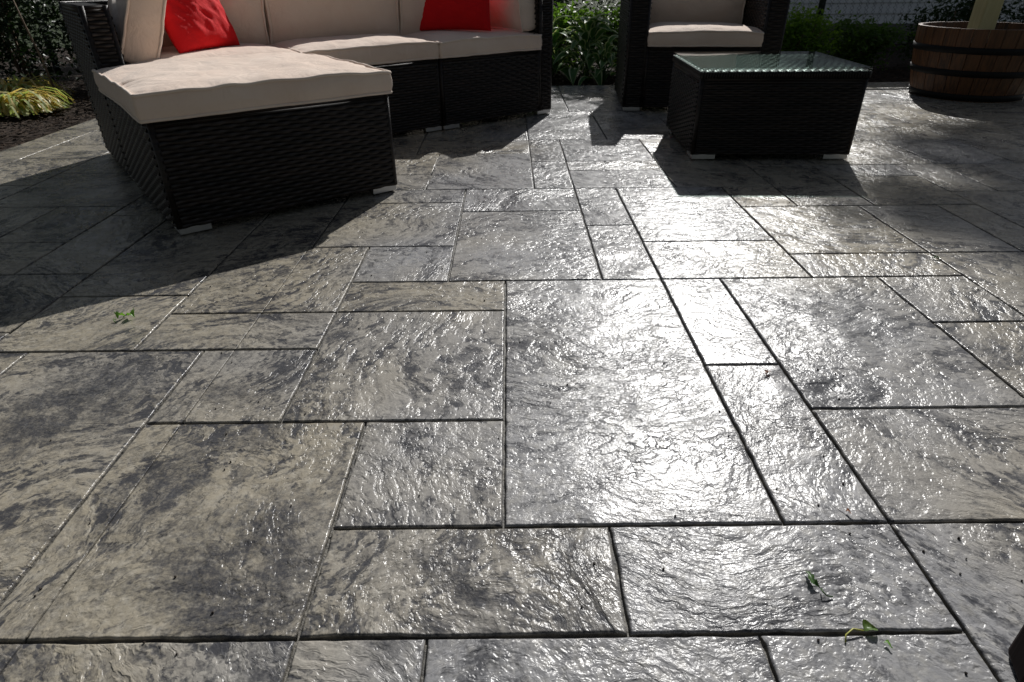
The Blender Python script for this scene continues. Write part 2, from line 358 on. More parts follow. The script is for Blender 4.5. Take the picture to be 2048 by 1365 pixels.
def stone_mesh(a, b, c, d, saw):
    a, b, c, d = a*S, b*S, c*S, d*S; g1 = .0014
    ga = .0010 if saw[0] else g1; gb = .0010 if saw[1] else g1
    near = c < 3.2*S and abs(a) < 2.2*S
    stp = .011 if near else .2
    def rag(x, y, k): return mn.noise((x*38, y*38, k))*.0020+mn.noise((x*9, y*9, k+5))*.0026+mn.noise((x*110, y*110, k+9))*.0010
    loop = []
    def side(p, q, nrm, gap, sawn):
        Lh = math.hypot(q[0]-p[0], q[1]-p[1]); n_ = max(1, int(Lh/stp))
        for i in range(n_):
            t = i/n_; x = p[0]+(q[0]-p[0])*t; y = p[1]+(q[1]-p[1])*t
            r = 0 if i == 0 else (rag(x, y, 3+nrm[0]*2+nrm[1])*(0.15 if sawn else 1))
            loop.append((x, y, nrm, r, sawn))
    x0, x1, y0, y1 = a+ga, b-gb, c+g1, d-g1
    side((x0, y0), (x1, y0), (0, 1), 0, False); side((x1, y0), (x1, y1), (-1, 0), 0, saw[1])
    side((x1, y1), (x0, y1), (0, -1), 0, False); side((x0, y1), (x0, y0), (1, 0), 0, saw[0])
    cx, cy = (a+b)/2, (c+d)/2; n_ = len(loop); rings = []
    ringdef = ((0, -.0085), (.0006, -.0030), (.0018, -.0006), (.0036, 0.0))
    for (ins, z) in ringdef:
        ring = []
        for (x, y, nrm, r, sw) in loop:
            fx = 1 if x < cx else -1; fy = 1 if y < cy else -1
            k = ins*(.25 if sw else 1)
            if abs(x-x0) < 1e-6 or abs(x-x1) < 1e-6: xx = x+fx*(k+abs(r)); 
            else: xx = x
            if abs(y-y0) < 1e-6 or abs(y-y1) < 1e-6: y2 = y+fy*(ins+abs(r))
            else: y2 = y
            xx = min(max(xx, x0+k), x1-k); y2 = min(max(y2, y0+ins), y1-ins)
            ring.append((xx, y2, z))
        rings.append(ring)
    V = [v for r in rings for v in r]; Fc = []
    for q in range(len(rings)-1):
        for i in range(n_):
            i2 = (i+1) % n_; Fc.append((q*n_+i, q*n_+i2, (q+1)*n_+i2, (q+1)*n_+i))
    Fc.append(tuple((len(rings)-1)*n_+i for i in range(n_)))
    return [(v[0]-cx, v[1]-cy, v[2]) for v in V], Fc, (cx, cy)
GR = [(-.65,.99,82),(-1.2,1.2,12),(.27,1.5,4),(-.3,1.6,78),(-.2,1.1,88),(-.1,.8,80),(.5,.8,-8),(1.1,1.7,35),(.67,1.2,70),(0,2.5,14),(-.4,2.3,80),(-.3,2.0,20),(-.78,1.5,60),(-.9,1.8,10),(-.9,2.2,60),(1.2,1.1,-30),(.67,1.9,-30),(1.4,2.6,-15),(.85,2.35,20),(.85,2.9,10),(-.8,.5,60),(.15,.5,10),(.6,.5,-5),(1.05,.7,-40)]
def grain_of(x, y, seed):
    for (gx, gy, deg) in GR:
        if abs(x-gx) < .12 and abs(y-gy) < .12: return -math.radians(deg)
    return -math.radians((seed*977) % 180)
stones.sort(key=lambda s: (math.hypot((s[0]+s[1])/2, (s[2]+s[3])/2) if s[3] > .4 else 50+abs(s[0])))
rest = MB()
for k, (a, b, c, d, seed, saw, gc) in enumerate(stones):
    V, Fc, (cx, cy) = stone_mesh(a, b, c, d, saw)
    if k < 290:
        me = mesh('stone', V, Fc, [M_stone, M_joint]); nl_ = (len(Fc)-1)//3
        me.polygons.foreach_set('material_index', [1]*nl_+[0]*(len(Fc)-nl_)); me.polygons.foreach_set('use_smooth', [True]*(len(Fc)-1)+[False])
        o = link('stone', me, patio, (cx, cy, 0)); o['seed'] = float(seed); o['grain'] = float(grain_of(gc[0], gc[1], seed))
    else: rest.add([(v[0]+cx, v[1]+cy, v[2]) for v in V], Fc)
if rest.V:
    o = rest.build('stone_field', M_stone, patio); o['kind'] = 'stuff'; o['seed'] = .37; o['grain'] = .4
print('stones', len(stones))

# ------------------------------------------------------------------ wicker furniture
SP, SH = .034, .0125                          # stake spacing, strand height
def weave_face(mb, o, ud, vd, w_, h_, nd, sh=SH, sp=SP, amp=.0040):
    o, ud, vd, nd = Vector(o), Vector(ud), Vector(vd), Vector(nd)
    rows = max(1, int(round(h_/sh))); sh = h_/rows; ncol = max(2, int(round(w_/sp)))*4; st = w_/ncol
    prof = ((.04, -.0016), (.30, .0006), (.70, .0006), (.96, -.0016))
    for r in range(rows):
        V = []
        for i in range(ncol+1):
            ph = math.pi*(i/4.0)+math.pi*(r % 2)
            c = math.sin(ph+math.pi/2); dd = amp*(math.copysign(abs(c)**.6, c))
            jz = random.uniform(-.0004, .0004)
            for (q, e) in prof:
                V.append(o+ud*(i*st)+vd*(r*sh+q*sh+jz)+nd*(dd+e+amp))
        Fc = []
        for i in range(ncol):
            for q in range(3):
                a = i*4+q; Fc.append((a, a+4, a+5, a+1))
        mb.add(V, Fc)
def weave_box(mb, core, x0, x1, y0, y1, z0, z1, faces='FLRB', trim=True, **k):
    e = .004
    core.box(x0+e, x1-e, y0+e, y1-e, z0, z1-.002)
    t = .012
    zt = z1-.022
    if 'F' in faces: weave_face(mb, (x0+t, y0, z0), (1,0,0), (0,0,1), x1-x0-2*t, zt-z0, (0,-1,0), **k)
    if 'B' in faces: weave_face(mb, (x1-t, y1, z0), (-1,0,0), (0,0,1), x1-x0-2*t, zt-z0, (0,1,0), **k)
    if 'L' in faces: weave_face(mb, (x0, y1-t, z0), (0,-1,0), (0,0,1), y1-y0-2*t, zt-z0, (-1,0,0), **k)
    if 'R' in faces: weave_face(mb, (x1, y0+t, z0), (0,1,0), (0,0,1), y1-y0-2*t, zt-z0, (1,0,0), **k)
    if trim:
        for (x, y) in ((x0, y0), (x1, y0), (x1, y1), (x0, y1)):       # wrapped corner
            mb.tube([(x+(.006 if x == x0 else -.006), y+(.006 if y == y0 else -.006), z) for z in np.linspace(z0, z1, 2)], .0105, 8)
        for (z) in (z1-.006, z1-.017):                                # rolled rim
            mb.tube([(x0+.003, y0+.003, z), (x1-.003, y0+.003, z), (x1-.003, y1-.003, z), (x0+.003, y1-.003, z)], .0075, 6, True)
def box_part(name, parent, x0, x1, y0, y1, z0, z1, faces, **k):
    mb = MB(); core = MB(); weave_box(mb, core, x0, x1, y0, y1, z0, z1, faces, **k)
    o = core.build(name, M_core, parent)
    wv = mb.build('weave', M_wick, o, True); wv['kind'] = 'stuff'
    return o
def feet(parent, w_, d_, s=.095, h=.026):
    for (x, y) in ((0, 0), (w_, 0), (w_, d_), (0, d_)):
        sx = 1 if x == 0 else -1; sy = 1 if y == 0 else -1
        mb = MB(); x0 = x+sx*.002; y0 = y+sy*.002
        def bb(a, b, c, d, z0, z1): mb.box(min(a, b), max(a, b), min(c, d), max(c, d), z0, z1)
        bb(x0, x0+sx*s, y0, y0+sy*.006, .006, h+.002); bb(x0, x0+sx*.006, y0+sy*.006, y0+sy*s, .006, h+.002)
        bb(x0+sx*.02, x0+sx*.07, y0+sy*.02, y0+sy*.07, 0, .012)
        o = mb.build('foot', M_alu, parent); bevel(o, .0012, 1)
def cushion(name, parent, w_, d_, t, loc, rot=(0, 0, 0), crown=.022, seed=0, res=.012, bow=.006, mat=None, wrk=.004, shear=0):
    mat = mat or M_tan; nx = max(10, int(w_/res)); ny = max(10, int(d_/res)); V = []; Fc = []
    def outl(X, Y):
        x = X*(w_/2)*(1-.006*abs(Y)**10); y = Y*(d_/2)*(1-.006*abs(X)**10)
        x -= math.copysign(bow*(1-Y*Y)*abs(X)**2, X)*(1+.6*mn.noise((Y*2+seed, X, 3)))
        y -= math.copysign(bow*(1-X*X)*abs(Y)**2, Y)*(1+.6*mn.noise((X*2+seed, Y, 7)))
        return x+shear*y, y
    def seam(X, Y): return mn.noise((X*1.6+seed*3, Y*1.6, seed))*.006+mn.noise((X*6+seed*3, Y*6, seed))*.0025-.006*(min(1, abs(X*Y))**6)
    def top(X, Y):
        x, y = outl(X, Y)
        ex = (1-abs(X))*w_/2; ey = (1-abs(Y))*d_/2
        f = (1-math.exp(-ex/.05))*(1-math.exp(-ey/.05))
        z = t+seam(X, Y)+crown*f*(1+.25*mn.noise((x*3+seed, y*3, 2)))
        # pull wrinkles running in from the seams
        gy = math.exp(-ey/.055)*min(1, ey/.008); gx = math.exp(-ex/.055)*min(1, ex/.008)
        rx = abs(mn.noise((x*24+seed*5, y*3, 1)))*max(0, .35+mn.noise((x*4, 3, seed))*1.6)
        ry = abs(mn.noise((x*3, y*24+seed*5, 4)))*max(0, .35+mn.noise((y*4, 9, seed))*1.6)
        z -= wrk*3*(gy*rx+gx*ry)
        z += wrk*.5*mn.noise((x*11, y*11, seed+8))
        return x, y, z
    for j in range(ny+1):
        for i in range(nx+1): V.append(top(-1+2*i/nx, -1+2*j/ny))
    for j in range(ny):
        for i in range(nx): a = j*(nx+1)+i; Fc.append((a, a+1, a+nx+2, a+nx+1))
    per = [(i, 0) for i in range(nx)]+[(nx, j) for j in range(ny)]+[(i, ny) for i in range(nx, 0, -1)]+[(0, j) for j in range(ny, 0, -1)]
    pid = [j*(nx+1)+i for (i, j) in per]; prev = pid; n_ = len(per)
    tops = [Vector(V[k]) for k in pid]
    bots = []
    for (i, j), tv in zip(per, tops):
        X, Y = -1+2*i/nx, -1+2*j/ny; bots.append(Vector((tv.x*.995, tv.y*.995, seam(X*1.1+4, Y*1.1)*.5)))
    for q in (.12, .35, .65, .88, 1.0):
        base = len(V)
        for (i, j), tv, bv in zip(per, tops, bots):
            X, Y = -1+2*i/nx, -1+2*j/ny; p = tv.lerp(bv, q); bul = .007*math.sin(math.pi*q)+.003*mn.noise((p.x*14, p.y*14, p.z*14+seed))*math.sin(math.pi*q)
            d = Vector((X**15*1.0, Y**15*1.0, 0)); d = d.normalized() if d.length > 1e-6 else Vector((0, 0, 0))
            V.append(tuple(p+d*bul))
        cur = [base+k for k in range(n_)]
        for k in range(n_): k2 = (k+1) % n_; Fc.append((prev[k], cur[k], cur[k2], prev[k2]))
        prev = cur
    Fc.append(tuple(prev[::-1]))
    # orientation: side faces wound outward
    o = link(name, mesh(name, V, Fc, mat, True), parent, loc); o.rotation_euler = rot
    pm = MB(); pm.tube([v+Vector((0, 0, .001)) for v in tops],   .0054, 6, True); pm.tube(bots, .0054, 6, True)
    pm.build('piping', M_pipe, o, True)
    return o

UA = math.atan2(.602, .798)
def uv(u, v): return Vector(((u*.798-v*.602)*S, (u*.602+v*.798)*S, 0))
def module(label, cat, loc, ang, w_, d_, backs, hb=.885, tb=.125, group=None, seat=True, name='sofa_unit'):
    e = bpy.data.objects.new(name, None); COL.objects.link(e); e.location = loc; e.rotation_euler = (0, 0, ang); tag(e, label, cat, group)
    w_, d_, hb, tb = w_*S, d_*S, hb*S, tb*S
    x0 = tb if 'L' in backs else 0; x1 = w_-tb if 'R' in backs else w_; y1 = d_-tb if 'B' in backs else d_
    box_part('seat_base', e, x0, x1, 0, y1-.001, .026, .497*S, 'FLRB')
    if 'B' in backs: box_part('backrest', e, 0, w_, d_-tb, d_, .026, hb, 'FLRB')
    yb = d_-tb-.002 if 'B' in backs else d_
    if 'L' in backs: box_part('armrest', e, 0, tb-.002, 0, yb, .026, hb, 'FLRB')
    if 'R' in backs: box_part('armrest', e, w_-tb+.002, w_, 0, yb, .026, hb, 'FLRB')
    feet(e, w_, d_)
    return e, x0, x1, y1
zc = .505*S; tc = .095*S
# ottoman unit in front
e, x0, x1, y1 = module('black wicker ottoman unit nearest the camera with a long tan cushion', 'ottoman', uv(.42, 3.005), UA, 1.088, 1.06, '', group='units of the wicker sectional', name='wicker_ottoman')
ww, dd = (1.088+.05)*S, (1.06+.03)*S
cushion('seat_cushion', e, ww, dd, tc, (ww/2-.022, dd/2-.016, zc), crown=.020, seed=1.3, res=.008, wrk=.010)
# corner unit
e, x0, x1, y1 = module('black wicker corner sofa unit with side cushion behind the ottoman', 'sofa', uv(.42, 4.075), UA, 1.088, .90, 'LB', group='units of the wicker sectional', name='wicker_sofa_unit')
ww, dd = x1-x0, y1
cushion('seat_cushion', e, ww, dd, tc, (x0+ww/2, dd/2, zc), crown=.026, seed=2.1, res=.014)
cushion('back_cushion', e, ww-.12, .24, .13, (x0+ww/2+.06, y1-.013, zc+tc+.014+.12), (math.radians(98), 0, 0), crown=.02, seed=5.2, res=.014)
cushion('back_cushion', e, .28, .42, .115, (x0+.055, .26, zc+tc+.012+.135), (0, math.radians(112), 0), crown=.02, seed=4.2, res=.014)
# middle unit
e, x0, x1, y1 = module('black wicker armless middle sofa unit between corner and end units', 'sofa', uv(1.518, 4.135), UA, .975, .84, 'B', group='units of the wicker sectional', name='wicker_sofa_unit')
ww, dd = x1-x0, y1
cushion('seat_cushion', e, ww+.004, dd+.012, tc, (x0+ww/2, dd/2-.006, zc), crown=.026, seed=3.1, res=.012)
cushion('back_cushion', e, ww-.006, .24, .13, (x0+ww/2, y1-.013, zc+tc+.014+.12), (math.radians(98), 0, 0), crown=.02, seed=7.2, res=.014)
# end unit
e, x0, x1, y1 = module('black wicker end sofa unit with high right arm and side cushion', 'sofa', uv(2.503, 4.125), UA, 1.036, .85, 'BR', group='units of the wicker sectional', name='wicker_sofa_unit')
ww, dd = x1-x0, y1
cushion('seat_cushion', e, ww+.004, dd+.012, tc, (x0+ww/2, dd/2-.006, zc), crown=.022, seed=6.1, res=.012)
cushion('back_cushion', e, ww-.12, .24, .13, (x0+ww/2-.06, y1-.013, zc+tc+.014+.12), (math.radians(98), 0, 0), crown=.02, seed=9.2, res=.014)
cushion('back_cushion', e, .235, .44, .105, (x1-.10, .26, zc+tc+.014+.1175), (0, math.radians(82), 0), crown=.018, seed=8.2, res=.014)

# red throw pillows
def pillow(label, pos, width, height, t, ax, lean, seed, spin=0.):
    nx = 44; V = []; Fc = []
    def pt(X, Y, sgn):
        pin = .05
        x = X*width/2*(1-pin*(1-Y*Y)*abs(X)); y = Y*height/2*(1-pin*(1-X*X)*abs(Y))
        f = max(0, (1-X*X)*(1-Y*Y))**.42
        wz = mn.noise((X*2.2+seed, Y*2.2, sgn*3))*.14+abs(mn.noise((X*3.5+Y*5+seed, (X-Y)*1.2, sgn)))*-.28
        cr = math.exp(-(1-abs(X*Y))*4)*mn.noise((X*9, Y*9, seed))*.25
        return (x, y, sgn*(t/2*f*(1+wz+cr)+.001))
    n1 = nx+1
    for sgn in (1, -1):
        for j in range(n1):
            for i in range(n1): V.append(pt(-1+2*i/nx, -1+2*j/nx, sgn))
    for s_ in (0, 1):
        for j in range(nx):
            for i in range(nx):
                a = s_*n1*n1+j*n1+i; q = (a, a+1, a+n1+1, a+n1); Fc.append(q if s_ == 0 else q[::-1])
    per = [(i, 0) for i in range(nx)]+[(nx, j) for j in range(nx)]+[(i, nx) for i in range(nx, 0, -1)]+[(0, j) for j in range(nx, 0, -1)]
    ids = [j*n1+i for i, j in per]
    for k in range(len(ids)): k2 = (k+1) % len(ids); Fc.append((ids[k2], ids[k], ids[k]+n1*n1, ids[k2]+n1*n1))
    o = link('throw_pillow', mesh('throw_pillow', V, Fc, M_red, True)); tag(o, label, 'pillow')
    ax = Vector(ax).normalized(); up = Vector((0, 0, 1)); back = up.cross(ax)          # away from viewer
    yax = (up*math.cos(lean)+back*math.sin(lean)).normalized(); zax = ax.cross(yax)
    q, c = math.cos(spin), math.sin(spin); ax, yax = ax*q+yax*c, yax*q-ax*c
    m4 = Matrix.Identity(4)
    for i, v in enumerate((ax, yax, zax)):
        for k in range(3): m4[k][i] = v[k]
    m4.translation = Vector(pos)+yax*height/2; o.matrix_world = m4
    return o
zt = .625*S
a = uv(.84, 4.20); b = uv(1.29, 4.53)
pillow('bright red throw pillow on the corner unit beside the tan side cushion', ((a.x+b.x)/2, (a.y+b.y)/2, zt+.0), .37, .40, .13, (b-a), math.radians(22), 1.0)
a = Vector((-.70*S, 5.33*S, 0)); b = Vector((-.13*S, 5.25*S, 0))
pillow('dark red throw pillow on the end unit leaning in its right corner', ((a.x+b.x)/2, (a.y+b.y)/2, zt+.005), .40, .27, .11, (b-a), math.radians(14), 5.0)

# armchair
CA = math.atan2(5.36-5.46, 1.17)
e, x0, x1, y1 = module('black wicker armchair with tan cushions behind the glass-topped table', 'armchair', Vector((.945*S, 5.47*S, 0)), CA, 1.19, 1.0, 'LRB', tb=.155, hb=.875, name='wicker_armchair')
ww, dd = x1-x0, y1
cushion('seat_cushion', e, ww-.004, dd+.02, tc, (x0+ww/2, dd/2-.012, zc), crown=.024, seed=12.1, res=.012)
cushion('back_cushion', e, ww-.02, .24, .13, (x0+ww/2, y1-.013, zc+tc+.014+.12), (math.radians(98), 0, 0), crown=.02, seed=14.2, res=.014)

# coffee table
ta = math.atan2(3.843-3.883, .944)
t = bpy.data.objects.new('coffee_table', None); COL.objects.link(t); t.location = (1.112*S, 3.875*S, 0); t.rotation_euler = (0, 0, ta)
tag(t, 'low square black wicker coffee table with clear glass top', 'coffee table')
tw, td, tz = .945*S, .85*S, .512*S
box_part('table_base', t, 0, tw, 0, td, .026, tz-.03, 'FLRB', sh=.0095, sp=.036, trim=True)
mb = MB(); core = MB(); core.box(-.004, tw+.004, -.004, td+.004, tz-.03, tz-.0045)
frm = core.build('top_frame', M_core, t)
ncol = int(tw/.0105)
for i in range(ncol):                                       # vertical wrapped strands round the frame edge
    x = -.004+(tw+.008)*(i+.5)/ncol; hw = (tw+.008)/ncol*.46
    for yy_, s_ in ((-.004, -1), (td+.004, 1)):
        mb.tube([(x, yy_, tz-.029), (x, yy_+s_*.001, tz-.004)], hw, 6)
ncd = int(td/.0105)
for i in range(ncd):
    y = -.004+(td+.008)*(i+.5)/ncd; hw = (td+.008)/ncd*.46
    for xx_ in (-.004, tw+.004): mb.tube([(xx_, y, tz-.029), (xx_, y, tz-.004)], hw, 6)
weave_face(mb, (tw, 0, tz-.006), (0, 1, 0), (-1, 0, 0), td, tw, (0, 0, 1), sh=.016, sp=.030, amp=.0020)
wv = mb.build('weave', M_wick, frm, True); wv['kind'] = 'stuff'
mb = MB(); mb.box(-.006, tw+.006, -.006, td+.006, tz+.0035, tz+.0095); o = mb.build('glass_top', M_glass, t); bevel(o, .0012, 2)
feet(t, tw, td, .10, .026)

# ------------------------------------------------------------------ barrel planter and post
bc = Vector((4.21*S, 6.13*S, 0))
bar = bpy.data.objects.new('barrel_planter', None); COL.objects.link(bar); bar.location = bc
tag(bar, 'brown wooden half barrel planter with three dark iron hoops', 'barrel')
BH = .572*S; R1 = .525*S; R0_ = .44*S
def rad(z): q = min(1, z/BH); return R0_+(R1-R0_)*(1-(1-q)**1.7)
ns = 30; ti = .022; rz = random.Random(3)
for k in range(ns):
    a0 = 2*math.pi*k/ns; a1 = 2*math.pi*(k+1)/ns; da = .0016/R1; V = []; zs = [0, .1, .2, .3, .4, .5, .6, .7, .8, .9, 1.0]; dr = rz.uniform(-.0012, .0012)
    for zq in zs:
        z = zq*BH+(rz.uniform(-.001, .001) if zq == 1 else 0); r = rad(z)+dr
        for (rr_, aa) in ((r-.0012, a0+da), (r, a0+da*2.5), (r, a1-da*2.5), (r-.0012, a1-da), (r-ti, a1-da), (r-ti, a0+da)):
            V.append((rr_*math.cos(aa), rr_*math.sin(aa), z))
    Fc = []
    for i in range(len(zs)-1):
        for q in range(6): q2 = (q+1) % 6; Fc.append((i*6+q, i*6+q2, (i+1)*6+q2, (i+1)*6+q))
    Fc += [tuple(range(6))[::-1], tuple((len(zs)-1)*6+q for q in range(6))]
    o = link('stave', mesh('stave', V, Fc, M_stave), bar)
for (z0, z1) in ((.004, .040), (.35*BH, .44*BH), (.665*BH, .755*BH)):
    mb = MB(); V = []; n_ = 72
    for zz, off in ((z0, .0012), (z0+.001, .0045), (z1-.001, .0045), (z1, .0012)):
        for k in range(n_): q = 2*math.pi*k/n_; r = rad(zz)+off; V.append((r*math.cos(q), r*math.sin(q), zz))
    Fc = [(i*n_+k, i*n_+(k+1) % n_, (i+1)*n_+(k+1) % n_, (i+1)*n_+k) for i in range(3) for k in range(n_)]
    mb.add(V, Fc); mb.build('hoop', M_hoop, bar, True)
mb = MB(); n_ = 48; z = .33; r = rad(z)-ti-.001
V = [(0, 0, z)]+[(r*math.cos(2*math.pi*k/n_), r*math.sin(2*math.pi*k/n_), z+.006*mn.noise((k, 2, 1))) for k in range(n_)]
mb.add(V, [(0, 1+k, 1+(k+1) % n_) for k in range(n_)]); mb.build('gravel_fill', M_found, bar)
mb = MB(); pw = .053; mb.box(-pw, pw, -pw, pw, .31, 2.5)
o = mb.build('lumber_post', M_pine, None, loc=(bc.x-.045, bc.y-.02, 0)); o.rotation_euler = (0, 0, math.radians(2)); bevel(o, .006, 2)
tag(o, 'pale square pressure-treated post standing in the half barrel', 'post')

# ------------------------------------------------------------------ dark side table at the lower right corner of the view
t = bpy.data.objects.new('side_table', None); COL.objects.link(t); t.location = (.832*S, .648*S, 0); t.rotation_euler = (0, 0, math.radians(-19))
tag(t, 'dark wooden table whose square leg shows at the bottom right corner', 'table')
for (x, y) in ((0, 0), (.45, 0), (0, -.45), (.45, -.45)):
    mb = MB(); mb.box(x if x == 0 else x-.055, x+.055 if x == 0 else x, y-.055 if y == 0 else y, y if y == 0 else y+.055, 0, .43)
    o = mb.build('leg', M_dkwood, t); bevel(o, .008, 3)
for (nm, bx) in (('apron', (.055, .395, -.03, -.01, .36, .43)), ('apron', (.055, .395, -.44, -.42, .36, .43)), ('tabletop', (0, .45, -.45, 0, .431, .455))):
    mb = MB(); mb.box(*bx); bevel(mb.build(nm, M_dkwood, t), .004, 2)

# ------------------------------------------------------------------ house, fence
hs = bpy.data.objects.new('garage', None); COL.objects.link(hs); hs.location = (4.6*S, 11.6*S, 0)
tag(hs, 'pale grey clapboard outbuilding behind the chain-link fence', 'building')
mb = MB(); mb.box(0, 6.5, 0.03, 3.5, -.1, .16); mb.build('foundation', M_found, hs)
mb = MB(); mb.box(.02, 6.48, .05, 3.45, .16, 2.4); mb.build('wall', M_side, hs)
mb = MB(); mb.add([(0,0,0),(6.5,0,0),(6.5,-.018,0),(0,-.018,0),(0,0,.118),(6.5,0,.118),(6.5,-.004,.118),(0,-.004,.118)], [(0,3,2,1),(4,5,6,7),(0,1,5,4),(1,2,6,5),(2,3,7,6),(3,0,4,7)])
bm_ = mesh('siding_board', mb.V, mb.F, M_side)
for k in range(20): link('siding_board', bm_, hs, (0, .048, .155+k*.112))
mb = MB(); mb.add([(-.3,-.3,2.38),(6.8,-.3,2.38),(6.8,1.75,3.1),(-.3,1.75,3.1),(-.3,3.8,2.38),(6.8,3.8,2.38)], [(0,1,2,3),(3,2,5,4),(0,3,4),(1,5,2)]); mb.build('roof', M_roof, hs)
fy = 8.7*S
fn = bpy.data.objects.new('chain_link_fence', None); COL.objects.link(fn); fn.location = (0, fy, 0); tag(fn, 'wire chain-link fence with dark posts behind the planting bed', 'fence')
fx0, fx1, fh = -6.3, 7.2, 1.15
for k, x in enumerate(np.arange(fx0, fx1+.1, 2.25)):
    xx = x+.0
    mb = MB(); mb.tube([(xx, 0, -.1), (xx, 0, fh+.04)], .028, 10); mb.build('post', M_post, fn, True)
mb = MB(); mb.tube([(4.02, .0, .02), (4.02, .0, fh+.04)], .03, 10); mb.build('post', M_post, fn, True)
mb = MB(); mb.tube([(4.02, -.02, .32), (4.95, -.02, fh)], .016, 8); mb.build('brace', M_post, fn, True)
mb = MB(); mb.tube([(fx0, 0, fh), (fx1, 0, fh)], .02, 8); mb.build('top_rail', M_galv, fn, True)
mb = MB(); p = .062
nx = int((fx1-fx0)/p)
for i in range(nx):                                          # zig-zag wires, hooked in each other
    x = fx0+i*p; V = []
    for k in range(int(fh/(p*.5))+1):
        V.append((x+(p*.5 if k % 2 else -.0)+(.0), -.03+(.004 if k % 2 else -.004), .02+k*p*.5))
    mb.tube(V, .0019, 3, cap=False)
    V = [(v[0]*1.0+(p*.5 if k % 2 == 0 else -p*.5), v[1]+.004, v[2]) for k, v in enumerate(V)]
    mb.tube(V, .0019, 3, cap=False)
o = mb.build('wire_mesh', M_galv, fn); o['kind'] = 'stuff'

# ------------------------------------------------------------------ planting
def leaf_cloud(cent, sizes, rg, asp=.5, droop=.3):
    n_ = len(cent); d = rg.normal(size=(n_, 3)); d[:, 2] = d[:, 2]*.6-droop*.5; d /= np.linalg.norm(d, axis=1)[:, None]
    up = rg.normal(size=(n_, 3))*.6+np.array([0, 0, 1.]); s = np.cross(d, up); s /= np.linalg.norm(s, axis=1)[:, None]; nn = np.cross(s, d)
    L_ = sizes[:, None]; a = cent; b = cent+d*L_*.45+s*L_*asp*.5+nn*L_*.08; c = cent+d*L_; e = cent+d*L_*.45-s*L_*asp*.5+nn*L_*.08
    V = np.stack([a, b, c, e], 1).reshape(-1, 3); idx = np.arange(n_)*4
    Fc = np.concatenate([np.stack([idx, idx+1, idx+2], 1), np.stack([idx, idx+2, idx+3], 1)])
    return V, Fc
def np_mesh(name, V, Fc, mat):
    me = bpy.data.meshes.new(name); me.vertices.add(len(V)); me.vertices.foreach_set('co', np.asarray(V, np.float32).ravel())
    me.loops.add(len(Fc)*3); me.loops.foreach_set('vertex_index', np.asarray(Fc, np.int32).ravel())
    me.polygons.add(len(Fc)); me.polygons.foreach_set('loop_start', np.arange(len(Fc), dtype=np.int32)*3)
    me.materials.append(mat); me.update(calc_edges=True); me.validate(); return me
def clumped(rg, n_, c, r, k=14):
    cc = rg.normal(size=(k, 3)); cc /= np.linalg.norm(cc, axis=1)[:, None]; cc *= rg.uniform(.25, .85, size=(k, 1)); q = rg.integers(0, k, n_)
    p = cc[q]+rg.normal(size=(n_, 3))*.22
    return p*np.array(r)+np.array(c)
def shrub(label, x, y, w_, h, n_, mat, ls=.045, seed=0, group='shrubs along the back fence', nst=6, zlow=.02, cat='shrub', name='shrub'):
    rg = np.random.default_rng(seed); e = bpy.data.objects.new(name, None); COL.objects.link(e); e.location = (x*S, y*S, -.03); tag(e, label, cat, group)
    mb = MB(); tips = []
    for k in range(nst):
        a = rg.uniform(0, 6.28); r = rg.uniform(.2, .75)*w_; tp = Vector((math.cos(a)*r, math.sin(a)*r*.7, h*rg.uniform(.6, .95))); md = Vector((tp.x*.35+rg.normal()*.03, tp.y*.35, tp.z*.5))
        mb.tube([(rg.normal()*.03, rg.normal()*.03, 0), md, tp], [.012, .008, .003], 5); tips.append(tp)
    mb.build('stems', M_stem, e, True)
    P_ = clumped(rg, n_, (0, 0, h*.5), (w_, w_*.75, h*.52), 22); P_ = P_[P_[:, 2] > zlow]
    V, Fc = leaf_cloud(P_, rg.uniform(.6, 1.3, len(P_))*ls, rg); link('foliage', np_mesh('foliage', V, Fc, mat), e)
    return e
def tree(label, x, y, h, cr, n_, mat, ls=.09, seed=0, crown=None, lean=(0, 0), tr=.09):
    rg = np.random.default_rng(seed); e = bpy.data.objects.new('tree', None); COL.objects.link(e); e.location = (x, y, -.05); tag(e, label, 'tree', 'trees behind the garden fence')
    mb = MB(); c = crown or (lean[0], lean[1], h-cr[2])
    top = Vector((c[0], c[1], c[2]+cr[2]*.5)); pts = [Vector((0, 0, 0)), Vector((c[0]*.2+.03, c[1]*.2, h*.25)), Vector((c[0]*.55-.03, c[1]*.55, h*.5)), Vector((c[0]*.9, c[1]*.9, c[2])), top]
    mb.tube(pts, [tr, tr*.8, tr*.62, tr*.4, tr*.1], 10); mb.build('trunk', M_bark, e, True)
    mb = MB()
    for k in range(9):
        a = rg.uniform(0, 6.28); st = pts[2].lerp(pts[3], rg.uniform(0, 1)); en = Vector((c[0]+math.cos(a)*cr[0]*.75, c[1]+math.sin(a)*cr[1]*.75, c[2]+rg.uniform(-.4, .7)*cr[2]))
        mb.tube([st, st.lerp(en, .5)+Vector((0, 0, .06*h)), en], [tr*.3, tr*.18, tr*.05], 6)
    mb.build('limb', M_bark, e, True)
    P_ = clumped(rg, n_, c, cr, 26)
    V, Fc = leaf_cloud(P_, rg.uniform(.6, 1.3, len(P_))*ls, rg); link('crown', np_mesh('crown', V, Fc, mat), e)
    return e
